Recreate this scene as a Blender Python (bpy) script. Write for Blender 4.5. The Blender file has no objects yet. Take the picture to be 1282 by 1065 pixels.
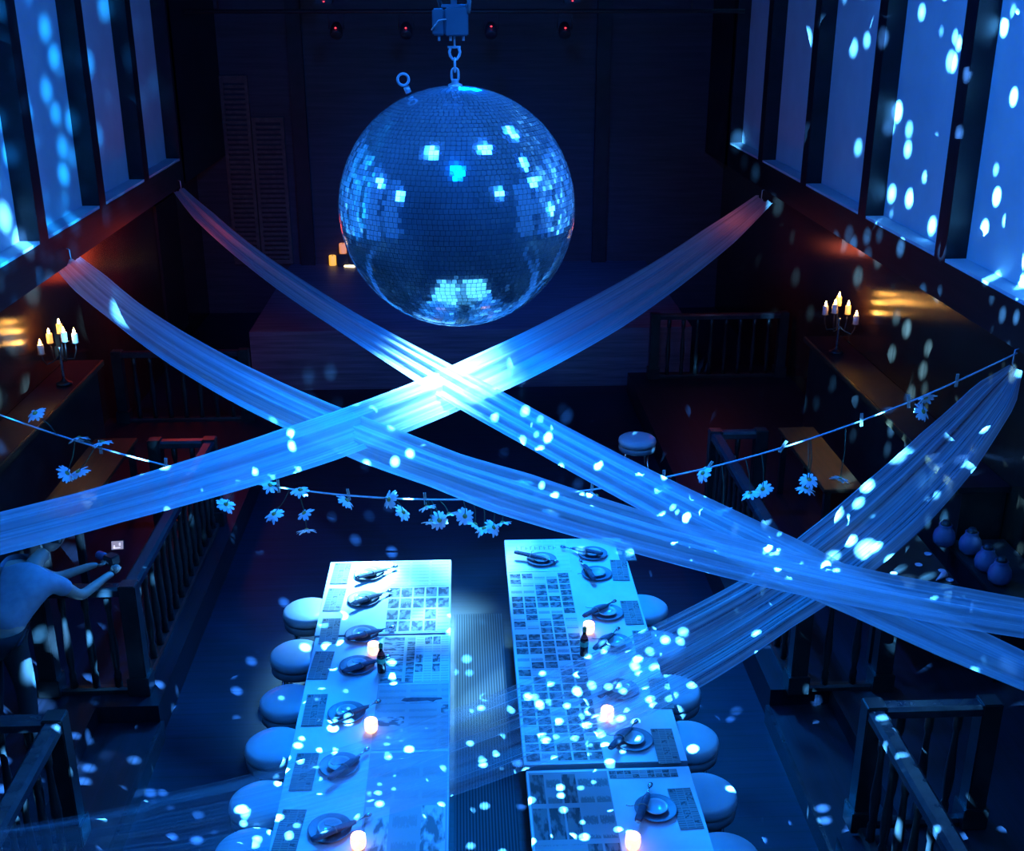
import bpy, bmesh, math, random
import numpy as np
from mathutils import Vector, Matrix
random.seed(7)
PI = math.pi
S = bpy.context.scene
COL = S.collection
# ------------------------------------------------------------------ camera
YAW, PITCH, F, CAMZ = math.radians(2.59), math.radians(20.66), 1430.0, 5.5
fw = Vector((math.sin(YAW)*math.cos(PITCH), math.cos(YAW)*math.cos(PITCH), -math.sin(PITCH)))
rt = Vector((math.cos(YAW), -math.sin(YAW), 0)); up = rt.cross(fw)
CAMP = Vector((0, 0, CAMZ))
cam = bpy.data.cameras.new('camera'); camo = bpy.data.objects.new('camera', cam); COL.objects.link(camo)
camo.location = CAMP; camo.rotation_euler = (PI/2-PITCH, 0, -YAW)
cam.sensor_width = 36; cam.lens = F/1282*36; cam.clip_end = 100
S.camera = camo
def ray(x, y): return fw+rt*((x-641)/F)-up*((y-532.5)/F)
def atX(x, y, X): r = ray(x, y); return CAMP+r*(X/r.x)
def atY(x, y, Y): r = ray(x, y); return CAMP+r*(Y/r.y)
def atZ(x, y, Z): r = ray(x, y); return CAMP+r*((Z-CAMZ)/r.z)
def proj(P):
    v = Vector(P)-CAMP; d = v.dot(fw)
    return Vector((641+F*v.dot(rt)/d, 532.5-F*v.dot(up)/d))
S.view_settings.view_transform = 'Standard'; S.view_settings.look = 'None'
S.view_settings.exposure = 0; S.view_settings.gamma = 1; S.view_settings.use_curve_mapping = False
# ------------------------------------------------------------------ materials
def newmat(name):
    m = bpy.data.materials.new(name); m.use_nodes = True
    nt = m.node_tree; b = nt.nodes['Principled BSDF']; return m, nt, b
def mat(name, col, rough=.5, metal=0, noise=0, nscale=8, bump=0, bscale=60, emit=None, estr=0, spec=None):
    m, nt, b = newmat(name)
    b.inputs['Base Color'].default_value = (*col, 1); b.inputs['Roughness'].default_value = rough
    b.inputs['Metallic'].default_value = metal
    if spec is not None: b.inputs['Specular IOR Level'].default_value = spec
    tc = nt.nodes.new('ShaderNodeTexCoord')
    if noise:
        n = nt.nodes.new('ShaderNodeTexNoise'); n.inputs['Scale'].default_value = nscale; n.inputs['Detail'].default_value = 4
        r = nt.nodes.new('ShaderNodeValToRGB')
        r.color_ramp.elements[0].color = (*[c*(1-noise) for c in col], 1); r.color_ramp.elements[0].position = .3
        r.color_ramp.elements[1].color = (*[min(1, c*(1+noise)) for c in col], 1); r.color_ramp.elements[1].position = .7
        nt.links.new(tc.outputs['Object'], n.inputs['Vector']); nt.links.new(n.outputs['Fac'], r.inputs[0])
        nt.links.new(r.outputs[0], b.inputs['Base Color'])
    if bump:
        n2 = nt.nodes.new('ShaderNodeTexNoise'); n2.inputs['Scale'].default_value = bscale
        bp = nt.nodes.new('ShaderNodeBump'); bp.inputs['Strength'].default_value = bump
        nt.links.new(tc.outputs['Object'], n2.inputs['Vector']); nt.links.new(n2.outputs['Fac'], bp.inputs['Height']); nt.links.new(bp.outputs[0], b.inputs['Normal'])
    if emit:
        b.inputs['Emission Color'].default_value = (*emit, 1); b.inputs['Emission Strength'].default_value = estr
    return m
def woodmat(name, col, rough, axis='Y', plank=.12, gap=.5, spec=.5):
    """planked timber: grain along an axis, plank joints across it"""
    m, nt, b = newmat(name); L = nt.links.new
    tc = nt.nodes.new('ShaderNodeTexCoord'); sx = nt.nodes.new('ShaderNodeSeparateXYZ'); L(tc.outputs['Object'], sx.inputs[0])
    mp = nt.nodes.new('ShaderNodeMapping')
    sc = {'X': (1.2, 22, 22), 'Y': (22, 1.2, 22), 'Z': (22, 22, 1.2)}[axis]
    mp.inputs['Scale'].default_value = sc; L(tc.outputs['Object'], mp.inputs[0])
    n = nt.nodes.new('ShaderNodeTexNoise'); n.inputs['Scale'].default_value = 1; n.inputs['Detail'].default_value = 5; L(mp.outputs[0], n.inputs['Vector'])
    r = nt.nodes.new('ShaderNodeValToRGB'); r.color_ramp.elements[0].position = .3; r.color_ramp.elements[1].position = .72
    r.color_ramp.elements[0].color = (*[c*.55 for c in col], 1); r.color_ramp.elements[1].color = (*[c*1.4 for c in col], 1)
    L(n.outputs['Fac'], r.inputs[0])
    # joints
    a = nt.nodes.new('ShaderNodeMath'); a.operation = 'DIVIDE'; a.inputs[1].default_value = plank
    L(sx.outputs[{'X': 1, 'Y': 0, 'Z': 1}[axis]], a.inputs[0])
    f = nt.nodes.new('ShaderNodeMath'); f.operation = 'FRACT'; L(a.outputs[0], f.inputs[0])
    g = nt.nodes.new('ShaderNodeMath'); g.operation = 'GREATER_THAN'; g.inputs[1].default_value = .07; L(f.outputs[0], g.inputs[0])
    k = nt.nodes.new('ShaderNodeMath'); k.operation = 'MULTIPLY_ADD'; k.inputs[1].default_value = gap; k.inputs[2].default_value = 1-gap; L(g.outputs[0], k.inputs[0])
    mx = nt.nodes.new('ShaderNodeMix'); mx.data_type = 'RGBA'; mx.blend_type = 'MULTIPLY'; mx.inputs[0].default_value = 1
    L(r.outputs[0], mx.inputs[6]); L(k.outputs[0], mx.inputs[7]); L(mx.outputs[2], b.inputs['Base Color'])
    b.inputs['Roughness'].default_value = rough; b.inputs['Specular IOR Level'].default_value = spec
    bp = nt.nodes.new('ShaderNodeBump'); bp.inputs['Strength'].default_value = .15; bp.inputs['Distance'].default_value = .01
    L(k.outputs[0], bp.inputs['Height']); L(bp.outputs[0], b.inputs['Normal'])
    return m
def tulle(name, lo, hi, tint=(.86, .88, .92)):
    """woven net: see-through between streaks of denser thread"""
    m, nt, b = newmat(name); L = nt.links.new; nt.nodes.remove(b)
    out = nt.nodes['Material Output']
    uv = nt.nodes.new('ShaderNodeUVMap'); uv.uv_map = 'UVMap'
    mp = nt.nodes.new('ShaderNodeMapping'); mp.inputs['Scale'].default_value = (3, 26, 1); L(uv.outputs[0], mp.inputs[0])
    n = nt.nodes.new('ShaderNodeTexNoise'); n.inputs['Scale'].default_value = 1; n.inputs['Detail'].default_value = 4; n.inputs['Roughness'].default_value = .6; L(mp.outputs[0], n.inputs['Vector'])
    r = nt.nodes.new('ShaderNodeMapRange'); r.inputs['From Min'].default_value = .32; r.inputs['From Max'].default_value = .68
    r.inputs['To Min'].default_value = lo; r.inputs['To Max'].default_value = hi; L(n.outputs['Fac'], r.inputs['Value'])
    at = nt.nodes.new('ShaderNodeAttribute'); at.attribute_name = 'weave'
    k = nt.nodes.new('ShaderNodeMath'); k.operation = 'MULTIPLY'; k.use_clamp = True; L(r.outputs[0], k.inputs[0]); L(at.outputs['Fac'], k.inputs[1])
    tr = nt.nodes.new('ShaderNodeBsdfTransparent'); df = nt.nodes.new('ShaderNodeBsdfDiffuse'); tl = nt.nodes.new('ShaderNodeBsdfTranslucent')
    df.inputs[0].default_value = (*tint, 1); tl.inputs[0].default_value = (*tint, 1)
    m1 = nt.nodes.new('ShaderNodeMixShader'); m1.inputs[0].default_value = .45; L(df.outputs[0], m1.inputs[1]); L(tl.outputs[0], m1.inputs[2])
    m2 = nt.nodes.new('ShaderNodeMixShader'); L(k.outputs[0], m2.inputs[0]); L(tr.outputs[0], m2.inputs[1]); L(m1.outputs[0], m2.inputs[2])
    L(m2.outputs[0], out.inputs['Surface']); return m
def printed(name, paper=.72, sx=4, sy=6, dark=.35, ink=.1, lines=60, seed=0, text=.35):
    """newsprint: columns of fine text and dark picture blocks"""
    m, nt, b = newmat(name); L = nt.links.new; N = nt.nodes.new
    uv = N('ShaderNodeUVMap'); uv.uv_map = 'UVMap'
    mp = N('ShaderNodeMapping'); mp.inputs['Scale'].default_value = (sx, sy, 1); mp.inputs['Location'].default_value = (seed*7, seed*5, 0); L(uv.outputs[0], mp.inputs[0])
    br = N('ShaderNodeTexBrick'); br.offset = .0; br.squash = 1
    br.inputs['Scale'].default_value = 1; br.inputs['Brick Width'].default_value = 1; br.inputs['Row Height'].default_value = 1
    br.inputs['Mortar Size'].default_value = .07; br.inputs['Color1'].default_value = (0, 0, 0, 1); br.inputs['Color2'].default_value = (1, 1, 1, 1); br.inputs['Mortar'].default_value = (1, 1, 1, 1)
    L(mp.outputs[0], br.inputs['Vector'])
    pic = N('ShaderNodeMath'); pic.operation = 'LESS_THAN'; pic.inputs[1].default_value = dark; L(br.outputs['Color'], pic.inputs[0])
    ns = N('ShaderNodeTexNoise'); ns.inputs['Scale'].default_value = 2.4; ns.inputs['Detail'].default_value = 3; L(mp.outputs[0], ns.inputs['Vector'])
    th = N('ShaderNodeMapRange'); th.inputs['From Min'].default_value = .45; th.inputs['From Max'].default_value = .55; th.inputs['To Min'].default_value = ink; th.inputs['To Max'].default_value = min(.6, ink*4)
    L(ns.outputs['Fac'], th.inputs['Value'])
    wv = N('ShaderNodeTexWave'); wv.bands_direction = 'Y'; wv.inputs['Scale'].default_value = lines/20; wv.inputs['Distortion'].default_value = .0; L(uv.outputs[0], wv.inputs['Vector'])
    n2 = N('ShaderNodeTexNoise'); n2.inputs['Scale'].default_value = 14; L(mp.outputs[0], n2.inputs['Vector'])
    ad = N('ShaderNodeMath'); ad.operation = 'MULTIPLY'; L(wv.outputs['Fac'], ad.inputs[0]); L(n2.outputs['Fac'], ad.inputs[1])
    tx = N('ShaderNodeMapRange'); tx.inputs['From Min'].default_value = .25; tx.inputs['From Max'].default_value = .4; tx.inputs['To Min'].default_value = paper; tx.inputs['To Max'].default_value = paper*(1-text); L(ad.outputs[0], tx.inputs['Value'])
    # margins between blocks stay blank
    mo = N('ShaderNodeMix'); mo.data_type = 'FLOAT'; L(br.outputs['Fac'], mo.inputs[0]); L(tx.outputs[0], mo.inputs[2]); mo.inputs[3].default_value = paper
    fi = N('ShaderNodeMix'); fi.data_type = 'FLOAT'; L(pic.outputs[0], fi.inputs[0]); L(mo.outputs[0], fi.inputs[2]); L(th.outputs[0], fi.inputs[3])
    cb = N('ShaderNodeCombineColor'); 
    for i in range(3): L(fi.outputs[0], cb.inputs[i])
    L(cb.outputs[0], b.inputs['Base Color']); b.inputs['Roughness'].default_value = .8; return m
M = {}
M['black'] = mat('black_timber', (.010, .007, .012), .5, noise=.4, nscale=5, spec=.3)
M['beam'] = woodmat('beam_timber', (.016, .012, .016), .55, 'Y', .4, .5, .3)
nt = None
def anisotropic(m, a):
    nt = m.node_tree; b = nt.nodes['Principled BSDF']; t = nt.nodes.new('ShaderNodeTangent'); t.direction_type = 'RADIAL'; t.axis = 'Z'
    nt.links.new(t.outputs[0], b.inputs['Tangent']); b.inputs['Anisotropic'].default_value = a
M['panel'] = mat('white_panel', (.62, .64, .68), .6, noise=.05, nscale=3)
M['varnish'] = woodmat('varnished_wall', (.045, .018, .010), .24, 'Z', .22, .3, .9); anisotropic(M['varnish'], .8)
M['bar'] = woodmat('lit_bar_timber', (.10, .042, .018), .32, 'Y', .45, .25)  # warm highlight of the counter edge put into a lighter timber
M['boothtop'] = woodmat('table_timber', (.06, .02, .008), .45, 'Y', .3, .25)
M['plat'] = woodmat('platform_boards', (.007, .006, .013), .5, 'Y', .14, .5, .3)
M['floor'] = woodmat('floor_boards', (.006, .0085, .022), .55, 'X', .16, .5, .25)
M['stage'] = woodmat('stage_boards', (.11, .075, .11), .5, 'X', .17, .8)
M['back'] = woodmat('back_boards', (.03, .015, .026), .6, 'X', .2, .6)
M['slat'] = mat('shutter_slat', (.10, .045, .035), .6, noise=.3, nscale=12)
M['ceil'] = mat('ceiling_paint', (.02, .02, .024), .8, noise=.2)
M['rail'] = mat('rail_lacquer', (.03, .026, .03), .22, noise=.3, nscale=10)
M['post'] = mat('post_lacquer', (.022, .016, .016), .3, noise=.4, nscale=9)
M['white_top'] = mat('paper_cover', (.66, .67, .70), .7, noise=.06, nscale=6)
M['edge'] = mat('table_edge', (.30, .31, .33), .6, noise=.1)
M['cushion'] = mat('pale_vinyl', (.42, .43, .46), .3, noise=.06, nscale=7, bump=.02)
M['band'] = mat('stool_band', (.20, .2, .22), .35, noise=.08)
M['chrome'] = mat('steel', (.45, .46, .48), .25, 1, noise=.1)
M['iron'] = mat('dark_iron', (.06, .05, .05), .4, .8, noise=.2)
M['plate'] = mat('dark_glaze', (.10, .12, .16), .5, noise=.2, nscale=20)
M['saucer'] = mat('pale_glaze', (.45, .47, .5), .15, noise=.05)
M['napkin'] = mat('dark_napkin', (.05, .06, .09), .8, noise=.3, nscale=40, bump=.3)
M['twine'] = mat('twine', (.35, .25, .2), .8, noise=.2)
M['menu'] = printed('menu_card', .22, 3, 9, .3, .05, 120, 2, .6)
M['glassbrown'] = mat('bottle_glass', (.02, .008, .006), .12, noise=.2)
M['lab_red'] = mat('red_label', (.35, .03, .03), .5, noise=.15)
M['lab_green'] = mat('green_label', (.08, .5, .3), .5, noise=.15)
M['cap_green'] = mat('green_cap', (.02, .2, .06), .4, noise=.1)
M['votive'] = mat('glowing_votive_glass', (.8, .6, .45), .4, noise=.05, emit=(1, .50, .28), estr=2.0)
M['votive_wax'] = mat('melted_wax', (.9, .8, .7), .5, noise=.05, emit=(1, .66, .50), estr=9)
M['flame'] = mat('candle_flame', (1, .7, .3), .5, noise=.05, emit=(1, .46, .09), estr=120)
M['wax'] = mat('candle_wax', (.75, .68, .6), .5, noise=.05, emit=(1, .42, .06), estr=.03)
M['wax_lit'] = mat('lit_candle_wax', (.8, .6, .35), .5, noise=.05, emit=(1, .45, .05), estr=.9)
M['led_amber'] = mat('amber_candle', (.8, .5, .2), .5, noise=.05, emit=(1, .50, .03), estr=1.0)
M['led_peach'] = mat('peach_candle', (.8, .5, .3), .5, noise=.05, emit=(1, .33, .07), estr=.75)
M['tea'] = mat('tealight_tray', (.8, .7, .5), .5, noise=.05, emit=(1, .72, .35), estr=3)
M['led_red'] = mat('red_led', (.8, .05, .05), .4, noise=.05, emit=(1, .03, .05), estr=4)
M['flame2'] = mat('votive_flame', (1, .7, .4), .5, noise=.05, emit=(1, .38, .22), estr=60)
M['lens'] = mat('lamp_lens', (.5, .6, .9), .3, noise=.02, emit=(.022, .22, 1), estr=40)
M['string'] = mat('cotton_string', (.6, .6, .65), .8, noise=.1)
M['peg'] = mat('wood_peg', (.45, .38, .32), .7, noise=.2)
M['petal'] = mat('daisy_petal', (.88, .9, .92), .6, noise=.04, nscale=30)
M['eye'] = mat('daisy_centre', (.5, .35, .08), .8, noise=.2, nscale=50)
M['stem'] = mat('flower_stem', (.05, .08, .04), .7, noise=.2)
M['box'] = mat('motor_case', (.09, .095, .11), .5, noise=.1)
M['chain'] = mat('galvanised_chain', (.5, .5, .52), .4, .6, noise=.1)
M['core'] = mat('ball_core', (.05, .05, .06), .6, noise=.1)
M['fix'] = mat('fixture_black', (.02, .02, .022), .5, noise=.1)
M['bluevinyl'] = mat('blue_cushion_vinyl', (.10, .11, .22), .35, noise=.2, nscale=9)
M['dish'] = mat('warm_lit_dish', (.8, .5, .55), .4, noise=.05)  # pink tint holds the warm light falling on the pale dishes
M['skin'] = mat('skin', (.45, .28, .2), .5, noise=.06, nscale=30)
M['shirt'] = mat('grey_shirt', (.30, .32, .36), .85, noise=.12, nscale=14, bump=.25, bscale=14)
M['trouser'] = mat('black_trousers', (.015, .015, .018), .8, noise=.2)
M['hair'] = mat('dark_hair', (.015, .01, .008), .6, noise=.3, nscale=60)
M['cambody'] = mat('camera_body', (.02, .02, .022), .4, noise=.1)
M['screen'] = mat('camera_screen', (.3, .3, .3), .3, noise=.05, emit=(.6, .5, .5), estr=.45)
M['screen_mark'] = mat('camera_screen_mark', (.8, .8, .8), .3, noise=.05, emit=(.95, .85, .8), estr=.9)
M['runner'] = None
# mirror tile: silvered glass with dust, its diffuse share standing in for blue reflections
m, nt, b = newmat('mirror_tile'); M['mirror'] = m
b.inputs['Base Color'].default_value = (.82, .86, .9, 1); b.inputs['Metallic'].default_value = 1; b.inputs['Roughness'].default_value = .09
df = nt.nodes.new('ShaderNodeBsdfDiffuse'); df.inputs[0].default_value = (.55, .6, .7, 1)
tcx = nt.nodes.new('ShaderNodeTexCoord'); nn = nt.nodes.new('ShaderNodeTexNoise'); nn.inputs['Scale'].default_value = 5; nt.links.new(tcx.outputs['Object'], nn.inputs['Vector'])
rr = nt.nodes.new('ShaderNodeMapRange'); rr.inputs['To Min'].default_value = .12; rr.inputs['To Max'].default_value = .38; nt.links.new(nn.outputs['Fac'], rr.inputs['Value'])
mx = nt.nodes.new('ShaderNodeMixShader'); nt.links.new(rr.outputs[0], mx.inputs[0]); nt.links.new(b.outputs[0], mx.inputs[1]); nt.links.new(df.outputs[0], mx.inputs[2])
nt.links.new(mx.outputs[0], nt.nodes['Material Output'].inputs['Surface'])
# ribbed runner
m, nt, b = newmat('ribbed_matting'); M['runner'] = m
tcx = nt.nodes.new('ShaderNodeTexCoord'); wv = nt.nodes.new('ShaderNodeTexWave'); wv.inputs['Scale'].default_value = 14; wv.bands_direction = 'X'; nt.links.new(tcx.outputs['Object'], wv.inputs['Vector'])
rp = nt.nodes.new('ShaderNodeValToRGB'); rp.color_ramp.elements[0].color = (.03, .033, .037, 1); rp.color_ramp.elements[1].color = (.10, .11, .12, 1)
nt.links.new(wv.outputs['Fac'], rp.inputs[0]); nt.links.new(rp.outputs[0], b.inputs['Base Color']); b.inputs['Roughness'].default_value = .9; b.inputs['Specular IOR Level'].default_value = .1
M['t1'] = tulle('tulle_soft', .55, .97)
M['t2'] = tulle('tulle_thin', .10, .62)

# ------------------------------------------------------------------ mesh helpers
def bx(bm, x0, x1, y0, y1, z0, z1, bev=0):
    r = bmesh.ops.create_cube(bm, size=1)
    for v in r['verts']:
        v.co = Vector(((x0+x1)/2+v.co.x*(x1-x0), (y0+y1)/2+v.co.y*(y1-y0), (z0+z1)/2+v.co.z*(z1-z0)))
    if bev:
        es = list({e for v in r['verts'] for e in v.link_edges})
        bmesh.ops.bevel(bm, geom=es, offset=bev, segments=2, affect='EDGES')
    return bm
def box(*a, **k): return bx(bmesh.new(), *a, **k)
def lathe(bm, prof, n=24, M4=None):
    rings = []
    for r, z in prof:
        if r < 1e-5: rings.append([bm.verts.new((0, 0, z))])
        else: rings.append([bm.verts.new((r*math.cos(2*PI*i/n), r*math.sin(2*PI*i/n), z)) for i in range(n)])
    for a, b in zip(rings, rings[1:]):
        for i in range(n):
            j = (i+1) % n
            if len(a) == 1 and len(b) == 1: continue
            if len(a) == 1: f = (a[0], b[i], b[j])
            elif len(b) == 1: f = (a[i], a[j], b[0])
            else: f = (a[i], a[j], b[j], b[i])
            f = bm.faces.new(f); f.smooth = True
    vs = [v for r in rings for v in r]
    if M4: 
        for v in vs: v.co = M4 @ v.co
    return bm
def tube(bm, pts, r, n=8, closed=False, smooth=True):
    pts = [Vector(p) for p in pts]; N = len(pts); rings = []
    rs = r if isinstance(r, (list, tuple)) else [r]*N
    prev = None
    for i, p in enumerate(pts):
        if closed: t = pts[(i+1) % N]-pts[i-1]
        else: t = pts[min(i+1, N-1)]-pts[max(i-1, 0)]
        t.normalize()
        if prev is None:
            a = Vector((0, 0, 1)) if abs(t.z) < .9 else Vector((1, 0, 0)); x = t.cross(a).normalized()
        else:
            x = (prev-t*prev.dot(t)).normalized()
        prev = x; y = t.cross(x)
        rings.append([bm.verts.new(p+(x*math.cos(2*PI*k/n)+y*math.sin(2*PI*k/n))*rs[i]) for k in range(n)])
    prs = list(zip(rings, rings[1:]))
    if closed: prs.append((rings[-1], rings[0]))
    for a, b in prs:
        for k in range(n):
            j = (k+1) % n; f = bm.faces.new((a[k], a[j], b[j], b[k])); f.smooth = smooth
    if not closed:
        bm.faces.new(rings[0][::-1]); bm.faces.new(rings[-1])
    return bm
def T(*pts, r=.01, n=8): return tube(bmesh.new(), pts, r, n)
def me(name, bm, *mats):
    bmesh.ops.recalc_face_normals(bm, faces=bm.faces)
    d = bpy.data.meshes.new(name); bm.to_mesh(d); bm.free()
    for k in mats: d.materials.append(M[k] if isinstance(k, str) else k)
    return d
def put(name, data, parent=None, loc=(0, 0, 0), rz=0, rot=None):
    o = bpy.data.objects.new(name, data); COL.objects.link(o)
    o.location = loc; o.rotation_euler = rot or (0, 0, rz)
    if parent: o.parent = parent
    return o
def part(name, bm, mk, parent=None, **k): return put(name, me(name, bm, mk) if not isinstance(bm, bpy.types.Mesh) else bm, parent, **k)
def tag(o, label, cat, group=None):
    o['label'] = label; o['category'] = cat; o['kind'] = 'thing'
    if group: o['group'] = group
    return o
def thing(name, label, cat, loc=(0, 0, 0), rz=0, group=None, rot=None):
    o = bpy.data.objects.new(name, None); o.empty_display_size = .05; COL.objects.link(o)
    o.location = loc; o.rotation_euler = rot or (0, 0, rz); return tag(o, label, cat, group)
def struct(name, bm, mk, parent=None):
    o = part(name, bm, mk, parent)
    if not parent: o['kind'] = 'structure'
    return o
def lightobj(name, kind, loc, col, en, rad=.05, target=None, **k):
    l = bpy.data.lights.new(name, kind); l.color = col; l.energy = en
    if kind != 'AREA': l.shadow_soft_size = rad
    for a, v in k.items(): setattr(l, a, v)
    o = bpy.data.objects.new(name, l); COL.objects.link(o); o.location = loc
    if target is not None: o.rotation_euler = (Vector(target)-Vector(loc)).to_track_quat('-Z', 'Y').to_euler()
    return o
ORD = ['first', 'second', 'third', 'fourth', 'fifth', 'sixth', 'seventh', 'eighth', 'ninth', 'tenth']

# ------------------------------------------------------------------ the room
XL, XR = -4.1, 4.4           # faces of the long beams
WL, WR = -4.65, 4.75         # aisle walls
YB = 20.7
ZS, ZB, ZC = 3.22, 2.86, 7.0
struct('floor', box(-6, 6, -2, YB+.3, -.1, 0), 'floor')
struct('ceiling', box(-6, 6, -2, YB+.3, ZC, ZC+.1), 'ceil')
struct('wall_back', box(-6, 6, YB, YB+.2, 0, ZC), 'back')
struct('wall_left', box(WL-.15, WL, -2, YB, 0, ZS-.05), 'varnish')
struct('wall_right', box(WR, WR+.15, -2, YB, 0, ZS-.05), 'varnish')
struct('wall_upper_left', box(WL-.1, XL, 17.4, YB, ZB, ZC), 'black')
struct('wall_upper_right', box(XR, WR+.1, 18.95, YB, ZB, ZC), 'black')
struct('trim_1', box(XL-.5, XL, -2, 17.5, ZB, ZS), 'beam')
struct('trim_2', box(XR, XR+.45, -2, 19.1, ZB, ZS), 'beam')
tn = 3; wn = 1
for X, s, ys in ((XL, -1, [1.4, 3.4, 5.4, 7.4, 9.4, 11.38, 13.38, 15.37, 17.4]), (XR, 1, [1.5, 3.65, 5.85, 8.0, 10.2, 12.36, 14.63, 16.85, 18.95])):
    for y in ys:
        a, c = sorted((X, X+s*.24)); struct('trim_%d' % tn, box(a, c, y-.12, y+.12, ZS, ZC), 'black'); tn += 1
    for y0, y1 in zip(ys, ys[1:]):
        w = bpy.data.objects.new('window_%d' % wn, None); COL.objects.link(w); w['kind'] = 'structure'; wn += 1
        a, c = sorted((X+s*.2, X+s*.24)); part('pane', box(a, c, y0+.1, y1-.1, ZS+.02, ZC), 'panel', w)
        a, c = sorted((X+s*.005, X+s*.2)); part('sill', box(a, c, y0+.12, y1-.12, ZS, ZS+.03), 'panel', w)
# raised side platforms with a step in the entrance gap
for s, n in ((-1, 'left'), (1, 'right')):
    def sb(x0, x1, y0, y1, z0, z1): a, c = sorted((s*x0, s*x1)); return box(a, c, y0, y1, z0, z1)
    E2 = 4.65 if s < 0 else 4.75
    bm = sb(2.42, E2, 7.7, 15.9 if s > 0 else 14.3, 0, .3); a, c = sorted((s*2.9, s*E2)); bx(bm, a, c, 6.0, 7.7, 0, .3); a, c = sorted((s*2.42, s*E2)); bx(bm, a, c, -2, 6.0, 0, .3)
    struct('floor_%s' % n, bm, 'plat')
    struct('step_%s' % n, sb(2.42, 2.9, 6.0, 7.7, 0, .15), 'plat')
    struct('trim_%d' % tn, sb(2.39, 2.42, 6.0, 7.7, .0, .16), 'rail'); tn += 1
struct('door_1', box(WL, WL+.04, 17.6, 18.9, .3, 2.5), 'black')  # black panel stands in for the darkness of an opening
# stage across the back
struct('floor_stage', box(-3.1, 3.4, 16.2, YB, 0, .9), 'stage')
# louvred shutters on the back wall
for i, (x0, x1, z1, lab) in enumerate(((-4.1, -3.62, 4.2, 'tall brown louvred shutter at the outer edge of the back wall'), (-3.6, -3.05, 3.5, 'shorter brown louvred shutter beside the tall one on the back wall'))):
    t = thing('louvred_shutter', lab, 'shutter', (0, 0, 0), group='shutters on the back wall')
    fr = bmesh.new()
    for a, c in ((x0, x0+.06), (x1-.06, x1)): bx(fr, a, c, YB-.07, YB-.005, .92, z1)
    for a, c in ((.92, 1.0), (z1-.08, z1)): bx(fr, x0+.06, x1-.06, YB-.07, YB-.005, a, c)
    part('shutter_frame', fr, 'slat', t)
    sl = bmesh.new(); z = 1.02
    while z < z1-.12: bx(sl, x0+.06, x1-.06, YB-.06, YB-.01, z, z+.05); z += .085
    part('slat', sl, 'slat', t)
struct('trim_%d' % tn, box(-2.9, -2.65, YB-.1, YB, .9, ZC), 'black'); tn += 1
struct('trim_%d' % tn, box(2.4, 2.65, YB-.1, YB, .9, ZC), 'black'); tn += 1

# ------------------------------------------------------------------ balustrades
bal_me = None
def baluster_mesh():
    bm = bmesh.new()
    lathe(bm, [(0, 0), (.03, 0), (.03, .12), (.02, .15), (.032, .25), (.036, .35), (.024, .55), (.02, .68), (.03, .72), (.03, .86), (0, .86)], 8)
    return me('baluster', bm, 'post')
bal_me = baluster_mesh()
def balustrade(label, pts, z0=.3, step=.2, lit=None):
    t = thing('balustrade', label, 'balustrade', (pts[0][0], pts[0][1], z0))
    o = Vector((pts[0][0], pts[0][1], 0))
    hr = bmesh.new(); br = bmesh.new()
    for k, (a, b) in enumerate(zip(pts, pts[1:])):
        A = Vector((*a, 0))-o; B = Vector((*b, 0))-o; d = (B-A).normalized(); n = Vector((-d.y, d.x, 0)); e = .055
        for bm, w, za, zb in ((hr, .06, .88, .95), (br, .04, .0, .05)):
            vs = []
            for q in (A-d*(e if k == 0 else .06), B+d*(e if k == len(pts)-2 else .06)):
                for ww, zz in ((-w, za), (w, za), (w, zb-.02), (w*.6, zb), (-w*.6, zb), (-w, zb-.02)):
                    vs.append(bm.verts.new(q+n*ww+Vector((0, 0, zz))))
            for i in range(6): bm.faces.new((vs[i], vs[(i+1) % 6], vs[6+(i+1) % 6], vs[6+i]))
            bm.faces.new(vs[:6][::-1]); bm.faces.new(vs[6:])
        L = (B-A).length; m = max(1, round(L/step))
        for i in range(1, m):
            put('baluster', bal_me, t, loc=A+(B-A)*(i/m)+Vector((0, 0, .04)))
    part('handrail', hr, 'rail', t); part('bottom_rail', br, 'post', t)
    for p in pts:
        q = Vector((*p, 0))-o
        part('newel_post', bx(box(q.x-.066, q.x+.066, q.y-.066, q.y+.066, 0, .965, bev=.008), q.x-.085, q.x+.085, q.y-.085, q.y+.085, 0, .16, bev=.006), 'post', t)
    return t
balustrade('dark lacquered balustrade by the leaning person, lit red along its far end', [(-3.3, 7.92), (-2.6, 7.92), (-2.6, 11.0), (-3.15, 11.0)])
balustrade('dark balustrade on the table side under the knot of tulle ribbons', [(3.3, 7.7), (2.62, 7.7), (2.62, 11.0), (3.1, 11.0)])
balustrade('dark handrail in the bottom left corner below the person', [(-3.5, 6.2), (-2.6, 6.2), (-2.6, 2.5)])
balustrade('dark handrail with a bright blue edge in the bottom right corner', [(3.35, 6.1), (2.6, 6.1), (2.6, 2.5)])
balustrade('dark rail across the far left aisle below the red lit doorway', [(-4.4, 14.15), (-2.8, 14.15)])
balustrade('dark rail with spindles across the far aisle behind the right candelabrum', [(2.75, 15.65), (4.6, 15.65)])

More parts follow.
